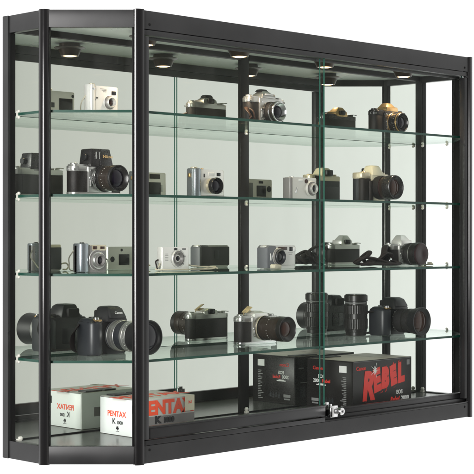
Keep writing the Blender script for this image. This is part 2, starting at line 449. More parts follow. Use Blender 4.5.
def prismblock(bm, x, y, z0, z1, wb, wt, db, dt, mi=0, b=.002, dyt=0):
    """pentaprism hump: base rectangle to smaller top"""
    t = NB()
    lo = [t.verts.new((x+sx*wb/2, y+sy*db/2, z0)) for sx,sy in ((-1,-1),(1,-1),(1,1),(-1,1))]
    hi = [t.verts.new((x+sx*wt/2, y+dyt+sy*dt/2, z1)) for sx,sy in ((-1,-1),(1,-1),(1,1),(-1,1))]
    t.faces.new(lo[::-1]); t.faces.new(hi)
    for i in range(4): t.faces.new((lo[i],lo[(i+1)%4],hi[(i+1)%4],hi[i]))
    bev(t, t.edges, b, 2); merge(bm, t, mi)

def film_slr(c, W, H, T, metal='satin', skin='leather', bottom='satin', prism_h=.022, prism_m=None, ptop=None, lens_x=0, lens_z=None, cream_front=False):
    """classic 35 mm single lens reflex, front to -y; local origin at the base centre of the body"""
    r = T*.46
    b = NB(); prism(b, rrect(W,T,r), .006, H-.016, .0004); obj('body', b, M[skin], c)
    b = NB(); prism(b, rrect(W+.001,T+.001,r), 0, .0065, .0012); obj('bottom_plate', b, M[bottom], c)
    b = NB(); prism(b, rrect(W+.001,T+.001,r), H-.0165, H-.0045, .0014)
    prism(b, rrect(W*.30,T*.82,.008,cx=-W*.32), H-.006, H-.001, .0012)
    obj('top_plate', b, M[metal], c)
    b = NB(); vprism(b, [(lens_x-.034,.0068),(lens_x+.034,.0068),(lens_x+.034,H-.006),(lens_x+.020,H-.0035),(lens_x-.020,H-.0035),(lens_x-.034,H-.006)], -T/2-.0055, -T/2+.004, .0015)
    obj('mount_panel', b, M[metal], c)
    pm = prism_m or metal
    b = NB(); prismblock(b, lens_x, -.002, H-.008, H+prism_h*.35, .050, .046, T+.006, T+.002, 0, .0018)
    prismblock(b, lens_x, 0, H+prism_h*.25, H-.004+prism_h, .046, .020, T, T*.55, 0, .0025, .002)
    pr = obj('prism_housing', b, M[pm], c)
    if ptop:
        t = NB(); prismblock(t, lens_x-.002, .004, H-.006+prism_h, H+prism_h+.0006, .030, .020, T*.7, T*.45, 0, .002); obj('prism_cover', t, M[ptop], pr)
    b = NB(); box(b, (lens_x, T/2+.002, H+prism_h*.15), (.022,.008,.014), .003); obj('eyepiece', b, M['matte'], c)
    b = NB(); box(b, (lens_x, T/2+.0062, H+prism_h*.15), (.013,.001,.008), .0003); obj('eyepiece_glass', b, M['screen'], c)
    b = NB(); box(b, (lens_x+.001, T/2+.0008, (H-.016)/2+.003), (W*.80,.0016,H-.028), .0008); obj('back_door', b, M[skin], c)
    dial(c, -W*.40, 0, H-.005, .0085, .0075, metal, 'rewind_knob')
    d = dial(c, W*.18+lens_x, 0, H-.005, .0090, .008, metal, 'shutter_dial', top='black')
    dial(c, W*.37, .001, H-.005, .0110, .0055, metal, 'advance_wheel')
    b = NB(); tube(b, [(W*.37,.004,H+.001),(W*.40,.012,H+.001),(W*.46,.017,H)], .0018, 8, flat=.6); obj('advance_lever', b, M[metal], c)
    b = NB()
    for s in (-1,1):
        lathe(b, [(0,.002),(.002,.002),(.0035,.0012)], (s*(W/2-.004), -T*.42, H-.012), '-y', 12)
        box(b, (s*(W/2+.0015), 0, H-.012), (.004,.003,.006), .001)
    obj('strap_lugs', b, M['chrome'], c)
    b = NB(); lathe(b, [(0,.0052),(.003,.0052),(.004,.004)], (lens_x-.026,-T/2-.0045,H*.55), '-y', 20)
    box(b, (lens_x-.027,-T/2-.0075,H*.55-.009), (.0045,.0025,.018), .001); obj('self_timer_lever', b, M['chrome'], c)
    b = NB(); cyl(b, (lens_x-.026,-T/2-.0045,H*.30), .0032, .002, '-y', 16); cyl(b, (lens_x-.026,-T/2-.0045,H*.80), .0028, .0018, '-y', 16); obj('sync_socket', b, M['chrome'], c)
    return -T/2-.005

def ledge(o, label): o['label'] = label; return o

def place(name, label, s, db, T, z, rz=0):
    """db = depth of the camera's back above the mirror"""
    return thing(name, label, 'camera', (s, -(db+T/2), z+.0003), rz)

# ---- top shelf
z = Z4[0]
c = place('compact_camera', 'small bright silver compact camera with round lens, at the angled end of the top shelf', .203,.066,.03, z)
b = NB(); prism(b, rrect(.086,.026,.008), 0, .068, .0022); obj('body', b, M['brsilver'], c)
b = NB(); prism(b, rrect(.014,.031,.006,cx=-.0355,cy=-.001), .001, .0705, .002); obj('grip', b, M['brsilver'], c)
lens(c, .013, .031, -.013, [(.004,.0165,.0165,'brsilver',0),(.006,.0140,.0135,'greymid',0),(.004,.012,.0115,'silverpl',0)], 'amber', gr=.0075)
b = NB(); box(b, (.027,-.0132,.054), (.013,.002,.0085), .0008); obj('viewfinder', b, M['screen'], c)
b = NB(); cyl(b, (-.024,-.0132,.040), .0022, .002, '-y', 14); cyl(b, (-.030,-.0132,.035), .0015, .002, '-y', 12); obj('sensor_dots', b, M['inkblack'], c)
b = NB(); box(b, (.013,.0134,.034), (.040,.0015,.035), .0005); obj('display_screen', b, M['screen'], c)
b = NB(); cyl(b, (.034,.0128,.058), .004, .0012, 'y', 16); box(b, (-.026,.0132,.034), (.010,.001,.012), .0004); obj('rear_buttons', b, M['greydk'], c)
dial(c, -.028, 0, .0695, .0075, .0035, 'champ', 'shutter_button', False)
b = NB(); tube(b, [(-.042,.004,.046),(-.050,.010,.030),(-.046,.018,.012),(-.030,.024,.0035),(-.012,.028,.0030)], .0014, 8); obj('wrist_strap', b, M['crstrap'], c)

c = place('film_camera', 'silver and black film camera with black hump and brown strap, centre of the top shelf', .716,.089,.034, z)
fy = film_slr(c, .132, .077, .034, 'satin', 'leather', 'black', .019, 'satin', 'matte')
lens(c, 0, .036, fy, [(.010,.0275,.0275,'black',0),(.012,.0265,.0265,'rubber',1),(.004,.0245,.0250,'chrome',0),(.010,.0265,.0265,'black',1),(.003,.0262,.0255,'chrome',0)], gr=.016)
b = NB(); box(b, (0,-.0215,.082), (.030,.001,.004), .0003); obj('name_plate', b, M['white'], c)
b = NB(); tube(b, [(-.066,-.004,.046),(-.074,-.014,.040),(-.072,-.026,.022),(-.078,-.018,.006),(-.098,.004,.0032),(-.088,.024,.0032)], .0050, 10, flat=.45)
tube(b, [(-.064,-.014,.044),(-.060,-.024,.034),(-.058,-.027,.014),(-.062,-.030,.0030),(-.050,-.040,.0030)], .0045, 10, flat=.45); obj('neck_strap', b, M['brstrap'], c)

c = place('film_camera', 'black film camera with pointed brass prism and gold-rimmed lens, right end of the top shelf', 1.228,.075,.034, z)
fy = film_slr(c, .140, .075, .034, 'black', 'leather', 'black', .024, 'brass')
for o in c.children:
    if o.name.startswith('mount_panel'): o.data.materials[0] = M['black']
lens(c, 0, .0385, fy, [(.008,.0290,.0290,'brass',0),(.010,.0275,.0270,'black',1),(.012,.0270,.0270,'black',0),(.004,.0278,.0275,'brass',0),(.004,.0262,.0255,'black',0)], gr=.018)

b = NB()
for k in range(3): box(b, (-.004+.002*k, -.0132, .0615-.003*k), (.018-.004*k, .0004, .0013))
obj('name_marks', b, M['grey'], bpy.data.objects['compact_camera'])
b = NB(); box(b, (-.0355,-.0168,.060), (.008,.0006,.004), .0002); obj('badge', b, M['chrome'], bpy.data.objects['compact_camera'])
# ---- second shelf
z = Z4[1]
c = place('film_camera', 'chrome and black film camera with tall boxy black viewfinder head and long brown lens', .160,.089,.036, z)
fy = film_slr(c, .145, .0700, .036, 'satin', 'leather', 'satin', .010, 'black')
b = NB(); prismblock(b, 0, -.006, .0650, .1055, .062, .054, .046, .040, 0, .003)
prismblock(b, .012, -.027, .067, .1015, .036, .030, .014, .006, 0, .002, .004)
h_ = obj('viewfinder_head', b, M['black'], c)
b = NB(); cyl(b, (-.032,-.010,.086), .008, .006, '-x', 28, .0006, 0, True); obj('meter_dial', b, M['matte'], h_)
b = NB()
for xx in (-.018,-.008): box(b, (xx,-.0305,.090), (.002,.002,.016), .0004)
obj('head_trim', b, M['satin'], h_)
lettering('name_lettering', 'Nikon', .0105, M['gold'], h_, (.012,-.0358,.0875), Euler((PI/2-.17,0,0)).to_matrix(), sx=1.1)
lens(c, 0, .037, fy, [(.008,.0255,.0255,'black',0),(.011,.0305,.0310,'chrome',1),(.003,.0285,.0285,'black',0),(.008,.0290,.0290,'black',1),(.019,.0285,.0288,'brbarrel',0),(.014,.0298,.0298,'brbarrel',1),(.006,.0300,.0300,'black',0)], gr=.020)

c = place('compact_camera', 'silver digital compact camera with protruding black-ringed lens and rounded grip', .511,.090,.034, z)
b = NB(); prism(b, rrect(.100,.030,.010,cx=.004), 0, .0700, .0030); obj('body', b, M['brsilver'], c)
b = NB(); prism(b, rrect(.024,.038,.011,cx=-.040,cy=-.002), 0, .0725, .0030); obj('grip', b, M['bluesil'], c)
lens(c, .006, .030, -.015, [(.012,.0190,.0185,'champ',0),(.010,.0200,.0205,'black',0),(.003,.0205,.0200,'black',0)], gr=.0165)
b = NB(); box(b, (-.018,-.0156,.055), (.0035,.0015,.009), .0005); obj('front_lamp', b, M['inkblack'], c)
b = NB(); box(b, (.006,-.0156,.0590), (.020,.0015,.009), .0008); obj('flash_window', b, M['white'], c)
b = NB(); box(b, (.031,-.0156,.0590), (.012,.0015,.008), .0008); obj('viewfinder', b, M['screen'], c)
b = NB()
for k in range(2): box(b, (.038,-.0152,.018-.004*k), (.014-.004*k,.0004,.0014))
obj('name_marks', b, M['grey'], c)
b = NB(); box(b, (.004,-.0152,.0065), (.092,.0006,.0012)); obj('seam', b, M['greymid'], c, False)
b = NB(); box(b, (.010,.0155,.028), (.040,.0015,.034), .0005); obj('display_screen', b, M['screen'], c)
b = NB(); box(b, (.010,.0158,.060), (.034,.004,.012), .001); obj('rear_viewfinder', b, M['matte'], c)
dial(c, -.038, 0, .0720, .0085, .004, 'champ', 'shutter_button'); dial(c, -.014, 0, .0695, .0060, .0035, 'brass', 'mode_dial')
b = NB(); box(b, (-.0535,0,.055), (.003,.008,.010), .001); obj('strap_lug', b, M['brass'], c)
b = NB(); box(b, (.035,.0155,.030), (.008,.001,.018), .0005); obj('rear_buttons', b, M['satin'], c)

c = place('compact_camera', 'long pale silver compact camera with ringed lens and brown viewfinder window beside the door edge', .881,.066,.032, z)
b = NB(); prism(b, rrect(.106,.028,.009), 0, .0620, .0028); obj('body', b, M['silverpl'], c)
b = NB(); prism(b, rrect(.012,.0300,.009,cx=-.0485), .0008, .0610, .0025); obj('side_cap', b, M['greymid'], c)
lens(c, .026, .033, -.014, [(.003,.0215,.0215,'brsilver',0),(.005,.0195,.0195,'brsilver',0),(.006,.0150,.0150,'greymid',1),(.004,.0120,.0120,'silverpl',0)], gr=.0085)
b = NB(); cyl(b, (.008,-.0138,.0525), .0058, .0020, '-y', 22); obj('viewfinder', b, M['amber'], c)
b = NB(); box(b, (-.0135,-.0141,.0550), (.016,.0012,.006), .0005); obj('flash_window', b, M['white'], c)
b = NB(); box(b, (-.031,-.0146,.028), (.004,.002,.016), .0009, rot=Euler((0,.3,0)).to_matrix()); obj('badge', b, M['chrome'], c)
b = NB(); box(b, (.006,.0145,.030), (.036,.0015,.030), .0005); obj('display_screen', b, M['screen'], c)
b = NB(); box(b, (-.034,.0145,.032), (.014,.0015,.040), .0010); obj('rear_grip', b, M['slate'], c)
b = NB(); cyl(b, (.036,.0138,.036), .0085, .0018, 'y', 24); cyl(b, (.036,.0150,.036), .0035, .0012, 'y', 14); obj('control_pad', b, M['greydk'], c)
b = NB(); box(b, (.004,.0143,.0540), (.016,.0025,.007), .0008); obj('rear_viewfinder', b, M['screen'], c)
dial(c, -.034, 0, .0615, .0065, .0025, 'satin', 'shutter_button', False)

c = place('film_camera', 'black camera with cream prism and champagne top plate carrying a thick dark lens', 1.160,.070,.040, z)
b = NB(); prism(b, rrect(.128,.034,.012), 0, .066, .001); obj('body', b, M['greydk'], c)
b = NB(); prism(b, rrect(.040,.046,.014,cx=-.043,cy=-.004), .001, .066, .003)
prism(b, rrect(.018,.052,.008,cx=-.030,cy=-.006), .002, .060, .003); obj('grip', b, M['leather'], c)
b = NB(); prism(b, rrect(.129,.036,.013), .0655, .0795, .0025); prism(b, rrect(.042,.042,.012,cx=-.043,cy=-.003), .0655, .0825, .003); obj('top_plate', b, M['champ'], c)
b = NB(); box(b, (.003,-.0185,.040), (.060,.012,.079), .004); obj('front_panel', b, M['cream'], c)
b = NB(); prismblock(b, .004, -.004, .074, .1035, .056, .032, .048, .026, 0, .005, .002); obj('prism_housing', b, M['cream'], c)
lens(c, .002, .041, -.022, [(.010,.0310,.0310,'black',0),(.020,.0330,.0330,'rubber',1),(.004,.0315,.0315,'maroon',0),(.010,.0320,.0330,'brbarrel',0),(.022,.0335,.0335,'black',1),(.004,.0335,.0325,'black',0)], 'amber', gr=.023)
b = NB(); cyl(b, (-.044,-.010,.082), .008, .003, 'z', 24); box(b, (-.022,-.002,.0805), (.012,.014,.003), .001); obj('shutter_button', b, M['brass'], c)
b = NB(); box(b, (.004,.0215,.088), (.026,.012,.018), .003); box(b, (.004,.0280,.088), (.014,.002,.009), .0005); obj('eyepiece', b, M['matte'], c)
b = NB(); box(b, (.0,.0178,.028), (.100,.003,.044), .0015); obj('back_door', b, M['greydk'], c)
dial(c, .046, 0, .079, .010, .006, 'champ', 'mode_dial')

# ---- third shelf
z = Z4[2]
c = place('compact_camera', 'grey compact camera with brushed steel grip, at the angled end of the third shelf', .1655,.069,.032, z)
b = NB(); prism(b, rrect(.084,.028,.009), 0, .061, .0025); obj('body', b, M['greymid'], c)
b = NB(); prism(b, rrect(.030,.036,.013,cx=-.027,cy=-.002), 0, .066, .0030); obj('grip', b, M['bluesil'], c)
b = NB(); prism(b, rrect(.050,.0285,.006,cx=.016), .0495, .0625, .0022); obj('top_plate', b, M['champ'], c)
lens(c, .010, .027, -.014, [(.004,.0245,.0240,'silverpl',0),(.005,.0205,.0205,'greymid',1),(.005,.0170,.0165,'satin',0),(.004,.0125,.0120,'greymid',0)], gr=.0085)
b = NB(); box(b, (.004,-.0146,.056), (.011,.002,.007), .0006); box(b, (.026,-.0146,.056), (.012,.002,.006), .0006); obj('viewfinder', b, M['amber'], c)
b = NB(); box(b, (.008,.0145,.030), (.062,.0025,.052), .002); obj('rear_cover', b, M['greydk'], c)
dial(c, -.024, -.002, .0655, .0055, .003, 'black', 'shutter_button', False)
b = NB(); tube(b, [(-.041,.006,.050),(-.050,.012,.034),(-.044,.020,.020),(-.036,.028,.006),(-.020,.032,.0025),(-.006,.030,.0025)], .0014, 8)
tube(b, [(.040,.012,.016),(.050,.018,.018),(.056,.020,.010),(.048,.022,.003),(.038,.022,.003)], .0018, 8); obj('wrist_strap', b, M['crstrap'], c)

c = place('compact_camera', 'slim white square-edged digital compact camera with ringed lens, strap lying beside it', .410,.091,.020, z)
b = NB(); prism(b, rrect(.087,.020,.0030), 0, .0565, .0012); obj('body', b, M['brsilver'], c)
lens(c, .006, .029, -.010, [(.0025,.0225,.0225,'satin',0),(.003,.0195,.0190,'brsilver',0),(.003,.0140,.0138,'greymid',0)], gr=.0075)
b = NB()
for a in range(0,360,60):
    box(b, (.006+.0185*math.cos(math.radians(a+15)), -.0158, .029+.0185*math.sin(math.radians(a+15))), (.004,.0008,.004), .0003)
obj('ring_marks', b, M['grey'], c)
b = NB(); box(b, (-.001,-.0104,.0515), (.010,.0015,.0055), .0006); obj('viewfinder', b, M['screen'], c)
b = NB(); box(b, (.026,-.0103,.0515), (.012,.001,.0045), .0004); obj('flash_window', b, M['grey'], c)
b = NB()
for k in range(5): box(b, (-.030,-.0102,.040-.004*k), (.010,.0004,.0012))
obj('name_marks', b, M['grey'], c)
b = NB(); box(b, (.008,.0104,.024), (.034,.0012,.027), .0004); obj('display_screen', b, M['screen'], c)
b = NB(); cyl(b, (.000,.0100,.048), .0035, .001, 'y', 16); cyl(b, (-.030,.0100,.025), .007, .0012, 'y', 20); obj('rear_buttons', b, M['greydk'], c)
b = NB()
tube(b, [(-.045,-.002,.018),(-.052,-.006,.010),(-.060,-.004,.0030),(-.052,-.018,.0026),(-.020,-.028,.0026),(.020,-.032,.0026),(.060,-.030,.0028),(.092,-.014,.0032),(.112,-.012,.0075),(.116,-.026,.0080),(.090,-.044,.0035),(.060,-.036,.0028),(.048,-.020,.0028)], .0021, 8, flat=.7)
tube(b, [(.046,.000,.014),(.056,-.006,.011),(.076,-.020,.0085),(.098,-.034,.0070),(.108,-.044,.0040)], .0019, 8, flat=.8)
obj('wrist_strap', b, M['crstrap'], c)
b = NB(); tube(b, [(-.045,.004,.026),(-.054,.002,.022),(-.057,-.004,.012),(-.056,-.006,.0035)], .0020, 8); obj('cord_stopper', b, M['strap'], c)

c = place('compact_camera', 'grey film compact camera with dark curved left grip and two viewfinder windows', .750,.104,.040, z)
b = NB(); prism(b, rrect(.112,.034,.012), 0, .059, .0035); obj('body', b, M['silverpl'], c)
b = NB()
t = [(-.0575,.0015),(-.0215,.0015),(-.0135,.012),(-.012,.026),(-.017,.042),(-.027,.0585),(-.050,.0595),(-.0575,.053)]
vprism(b, t, -.0200, .0185, .0030); obj('grip', b, M['slate'], c)
lens(c, -.016, .030, -.017, [(.006,.0235,.0225,'silverpl',0),(.005,.0205,.0205,'greymid',0),(.004,.0180,.0170,'greydk',0)], 'screen', gr=.0125)
b = NB(); box(b, (.000,-.0174,.0515), (.034,.002,.0085), .0008); obj('viewfinder', b, M['amber'], c)
b = NB(); box(b, (.032,-.0174,.0500), (.011,.002,.011), .0008); obj('viewfinder', b, M['screen'], c)
b = NB(); box(b, (.045,-.0174,.0490), (.012,.002,.010), .0008); obj('flash_window', b, M['white'], c)
b = NB()
for k in range(2): box(b, (.030,-.0172,.040-.0035*k), (.018-.006*k,.0004,.0013))
obj('name_marks', b, M['grey'], c)
b = NB(); box(b, (.018,-.0172,.0085), (.070,.0006,.0012)); obj('seam', b, M['greymid'], c, False)
b = NB(); box(b, (-.046,-.0206,.030), (.004,.0012,.018), .0006, rot=Euler((0,-.12,0)).to_matrix()); obj('badge', b, M['white'], c)
b = NB(); box(b, (.0,.0175,.030), (.104,.0035,.050), .003); obj('back_door', b, M['matte'], c)
b = NB(); box(b, (.004,.0198,.034), (.016,.0015,.022), .0008); obj('film_window', b, M['greydk'], c)
b = NB(); box(b, (-.058,-.050,.0060), (.034,.016,.011), .003, rot=Euler((0,.05,.25)).to_matrix()); obj('strap_pouch', b, M['crstrap'], c)

c = place('film_camera', 'chrome and black film camera with capped lens, its black neck strap coiled beside it', 1.270,.092,.034, z)
fy = film_slr(c, .132, .062, .034, 'satin', 'leather', 'satin', .028, 'brsilver')
lens(c, 0, .033, fy, [(.012,.0300,.0300,'barrel',0),(.014,.0310,.0310,'rubber',1),(.003,.0300,.0300,'satin',0),(.014,.0320,.0320,'barrel',1),(.008,.0322,.0322,'black',0)], cap='maroon')
b = NB()
tube(b, [(-.066,-.004,.046),(-.078,-.012,.054),(-.096,-.020,.052),(-.112,-.030,.040),(-.124,-.026,.020),(-.140,-.016,.007),(-.160,.000,.006),(-.176,.016,.009),(-.182,.000,.020),(-.168,-.020,.024),(-.140,-.036,.018),(-.112,-.046,.009),(-.086,-.044,.006),(-.060,-.040,.006)], .0085, 10, flat=.5)
tube(b, [(-.150,-.020,.007),(-.138,-.034,.020),(-.118,-.040,.036),(-.100,-.030,.032),(-.094,-.016,.016),(-.108,-.002,.007),(-.134,.010,.007),(-.156,.010,.026),(-.150,-.008,.040),(-.166,-.020,.032),(-.186,-.014,.020),(-.190,.004,.009)], .0080, 10, flat=.5)
tube(b, [(-.196,-.020,.006),(-.160,-.036,.007),(-.120,-.052,.006),(-.090,-.056,.006),(-.066,-.046,.008),(-.074,-.030,.014),(-.110,-.024,.012),(-.150,-.028,.014),(-.176,-.034,.009),(-.150,-.048,.007),(-.110,-.060,.006)], .0085, 10, flat=.5)
tube(b, [(-.090,-.020,.006),(-.082,-.030,.022),(-.090,-.034,.034),(-.108,-.030,.030),(-.120,-.018,.012),(-.140,-.010,.018),(-.160,-.014,.012)], .0080, 10, flat=.5)
obj('neck_strap', b, M['strap'], c)
b = NB(); box(b, (-.102,-.045,.018), (.010,.004,.010), .001, rot=Euler((.3,.4,.2)).to_matrix()); box(b, (-.070,-.050,.006), (.010,.010,.004), .001); obj('strap_buckle', b, M['chrome'], c)
b = NB(); tube(b, [(.040,-.030,.0028),(.052,-.052,.0030),(.060,-.064,.0050),(.070,-.056,.0030),(.056,-.040,.0028)], .0016, 8)
box(b, (.056,-.058,.0065), (.018,.003,.007), .001); obj('lens_cap_cord', b, M['crstrap'], c)

# ---- fourth shelf
z = Z4[3]
def digital_slr(c, W, H, T, text=None):
    b = NB(); prism(b, rrect(W,T*.72,.014,cy=.008), 0, H*.93, .004)
    prism(b, rrect(W*.62,T*.80,.016,cx=.018,cy=.002), .001, H*.98, .005); obj('body', b, M['matte'], c)
    b = NB(); prism(b, rrect(.040,T+.014,.017,cx=-W/2+.018,cy=-.004), .0005, H*.90, .006)
    prismblock(b, -W/2+.018, -.006, H*.86, H*1.0, .038, .028, T+.004, T*.6, 0, .005, .004); obj('grip', b, M['greydk'], c)
    b = NB(); prismblock(b, .014, -.004, H*.88, H*1.30, .066, .038, .062, .040, 0, .006, .004)
    prismblock(b, .014, -.020, H*.98, H*1.26, .050, .038, .036, .020, 0, .004, .004)
    p = obj('prism_housing', b, M['matte'], c)
    b = NB(); box(b, (.014, T/2+.004, H*1.06), (.034,.012,.022), .004); obj('eyepiece', b, M['rubber'], c)
    b = NB(); box(b, (.010, T/2+.0005, H*.42), (.050,.003,.038), .001); obj('display_screen', b, M['screen'], c)
    b = NB()
    for k in range(4): cyl(b, (-W*.34, T/2-.002, H*(.25+.15*k)), .004, .003, 'y', 14)
    cyl(b, (-W*.32, T/2-.002, H*.45), .009, .002, 'y', 20); obj('rear_buttons', b, M['black'], c)
    b = NB(); cyl(b, (-W/2+.018, -T/2-.002, H*.96), .0065, .006, 'z', 22); obj('shutter_button', b, M['chrome'], c)
    dial(c, -W/2+.034, .004, H*.93, .010, .008, 'black', 'mode_dial')
    b = NB(); box(b, (-W/2+.020, -T/2-.004, H*.955), (.020,.010,.004), .0012, rot=Euler((.35,0,0)).to_matrix()); obj('shutter_trim', b, M['brass'], c)
    if text: lettering('name_lettering', text, .0085, M['white'], p, (.014,-.0358,H*1.13), Euler((PI/2-.38,0,0)).to_matrix())
    return -T*.40
c = place('digital_slr_camera', 'large black digital camera with silver ringed lens and wide black hood, fourth shelf', .211,.056,.052, z)
fy = digital_slr(c, .128, .086, .052, 'Canon')
lens(c, .014, .045, fy-.006, [(.006,.0345,.0350,'satin',0),(.004,.0360,.0360,'greydk',0),(.012,.0355,.0360,'satin',1),(.009,.0352,.0350,'satin',0),(.022,.0345,.0345,'greydk',1),(.009,.0358,.0362,'satin',0),(.010,.0352,.0350,'satin',0),(.048,.0352,.0395,'matte',0)], gr=.031)
b = NB(); tube(b, [(-.066,.010,.072),(-.076,.018,.050),(-.070,.030,.020),(-.050,.040,.006),(-.020,.044,.005),(.010,.042,.005)], .0060, 10, flat=.35); obj('neck_strap', b, M['strap'], c)

c = place('film_camera', 'silver and black film camera with long dark lens and tan tag, fourth shelf', .703,.073,.036, z)
fy = film_slr(c, .140, .074, .036, 'satin', 'leather', 'chrome', .014, 'brsilver')
lens(c, .002, .041, fy, [(.008,.0280,.0280,'greymid',0),(.004,.0320,.0320,'champ',1),(.003,.0295,.0295,'black',0),(.014,.0300,.0300,'brbarrel',1),(.030,.0300,.0305,'brbarrel',0),(.018,.0318,.0318,'brbarrel',1),(.014,.0312,.0318,'barrel',0)], 'amber', gr=.019)
b = NB(); box(b, (-.028,.002,.088), (.026,.016,.0016), .0005, rot=Euler((.15,-.55,.1)).to_matrix()); box(b, (-.030,.004,.082), (.022,.014,.0014), .0005, rot=Euler((-.1,-.25,-.2)).to_matrix())
tube(b, [(-.042,0,.074),(-.040,.002,.080),(-.034,.002,.086)], .0010, 6); obj('paper_tag', b, M['tan'], c)

c = place('digital_slr_camera', 'all black digital camera with wide zoom lens, right end of the fourth shelf', 1.214,.088,.050, z)
fy = digital_slr(c, .128, .080, .050)
lens(c, .012, .040, fy-.004, [(.010,.0320,.0325,'barrel',0),(.022,.0335,.0335,'rubber',1),(.006,.0325,.0325,'barrel',0),(.014,.0340,.0345,'rubber',1),(.006,.0345,.0350,'black',0),(.026,.0352,.0395,'matte',0)], 'amber', gr=.029)
b = NB(); tube(b, [(-.066,.006,.066),(-.082,.012,.064),(-.096,.016,.050),(-.104,.014,.028),(-.096,.020,.006),(-.070,.034,.005),(-.030,.040,.005)], .0075, 10, flat=.4)
tube(b, [(.066,.010,.062),(.078,.018,.040),(.076,.030,.010),(.050,.040,.005)], .0070, 10, flat=.4); obj('neck_strap', b, M['strap'], c)

t = thing('camera_lens', 'black zoom lens standing upright on its mount beside the all black digital camera', 'lens', (1.117,-.073,z+.0003))
b = NB(); lathe(b, [(0,.027),(.001,.0285),(.010,.0285),(.011,.0300),(.018,.0305),(.019,.0325),(.046,.0330),(.047,.0315),(.060,.0315),(.061,.0330),(.084,.0330),(.085,.0305),(.094,.0300),(.095,.0325),(.110,.0325),(.112,.031),(.112,.029)], (0,0,0), 'z', 72, 0, {5,6,9,10})
o = obj('barrel', b, M['barrel'], t)
b = NB(); lathe(b, [(.1125,.0290),(.1140,.0290),(.1146,.027),(.1146,.002)], (0,0,0), 'z', 40); obj('lens_cap', b, M['black'], t)
b = NB()
for k in range(4): box(b, (-.0245+.001*k, -.0185-.0005*k, .020+.009*k), (.0065,.0020,.0028), rot=Euler((0,0,-.9)).to_matrix())
obj('scale_marks', b, M['grey'], t)
b = NB(); lathe(b, [(.0895,.0305),(.0900,.0308),(.0915,.0308),(.0920,.0305)], (0,0,0), 'z', 48); obj('index_ring', b, M['grey'], t)

# ---- base panel: cartons
def carton(name, label, x0, x1, y0, y1, h, mats):
    """mats: end, front, top; faces are built as one shell with slots"""
    t = thing(name, label, 'box', ((x0+x1)/2, (y0+y1)/2, DECK+.0004))
    W = x1-x0; D = y1-y0
    bm = NB(); bmesh.ops.create_cube(bm, size=1); bmesh.ops.scale(bm, vec=(W,D,h), verts=bm.verts); bmesh.ops.translate(bm, vec=(0,0,h/2), verts=bm.verts)
    bev(bm, bm.edges, .0010, 1); bm.normal_update()
    for f in bm.faces:
        n = f.normal
        f.material_index = 2 if n.z > .9 else (0 if (n.x < -.9 or n.y > .9) else 1)
    obj('carton', bm, mats, t)
    fl = NB(); box(fl, (-W/2-.0004, 0, h*.5), (.0008, D*.96, h*.94), .0003)
    return t, W, D, h, fl

t, W, D, h, fl = carton('camera_box', 'white, silver and orange PENTAX K1000 camera carton on the base by the angled end', .238, .413, -.174, -.034, .0875, [M['cardwhite'], M['cardsilv'], M['cardtop']])
fo = obj('end_flap', fl, M['cardwhite'], t)
xe = -W/2-.0010
lettering('brand_lettering', 'PENTAX', .0178, M['orange'], t, (xe, .008, .0490), R_END, bold=.0004)
lettering('model_lettering', 'K', .0185, M['inkblack'], t, (xe, .018, .0315), R_END, bold=.0003)
lettering('model_lettering', '1000', .0110, M['inkblack'], t, (xe, -.003, .0295), R_END, bold=.0003)
b = NB()
for k,(w_,hh) in enumerate(((.006,.004),(.010,.006),(.004,.003),(.012,.0016))): box(b, (xe, .005, .0195-.0034*k), (.0004, w_, hh*.7))
box(b, (xe, -.056, .064), (.0004, .018, .018)); box(b, (xe, -.060, .075), (.0004,.010,.004)); box(b, (xe, 0, .0862), (.0004,.134,.0008))
obj('end_print', b, M['inkblack'], t)
yf = -D/2-.0006
lettering('brand_lettering', 'PENTAX', .0440, M['orange'], t, (-.001, yf, .0645), R_FRONT, bold=.0022, sx=.98)
b = NB(); box(b, (0, yf+.0003, .0235), (W*.985, .0004, .046)); obj('lower_band', b, M['greymid'], t, False)
lettering('model_lettering', 'K', .0225, M['inkblack'], t, (-.030, yf-.0003, .0370), R_FRONT, bold=.0014, sx=1.2)
lettering('model_lettering', '1000', .0150, M['inkblack'], t, (.004, yf-.0003, .0355), R_FRONT, bold=.0016, sx=1.1)
b = NB(); box(b, (.068, yf-.0034, .0700), (.030,.0006,.036)); o = obj('price_label', b, M['beige'], t)
lettering('label_lettering', '161', .011, M['red'], o, (.068, yf-.0040, .072), R_FRONT)
lettering('brand_lettering', 'PENTAX', .070, M['orange'], t, (.000, -.010, h+.0006), R_TOP, bold=.001, sx=.80)
b = NB(); box(b, (-.046, .050, h+.0020), (.052,.030,.0030), .0006); box(b, (.006, .050, h+.0020), (.036,.030,.0030), .0006); obj('top_dark_strip', b, M['inkblack'], t)
b = NB(); box(b, (-.035, D/2+.0005, .040), (.030,.0005,.022)); box(b, (.010, D/2+.0005, .040), (.036,.0005,.018)); o = obj('rear_print', b, M['greymid'], t)
b = NB(); box(b, (.004, D/2+.0010, .040), (.022,.0006,.020)); obj('rear_label', b, M['beige'], o)

t, W, D, h, fl = carton('camera_box', 'black REBEL camera carton with big red brush lettering on the base at the right', .973, 1.220, -.1865, -.0215, .1325, [M['cardblack'], M['cardblack'], M['cardsheen']])
obj('end_flap', fl, M['cardblack'], t)
xe = -W/2-.0010; yf = -D/2-.0007
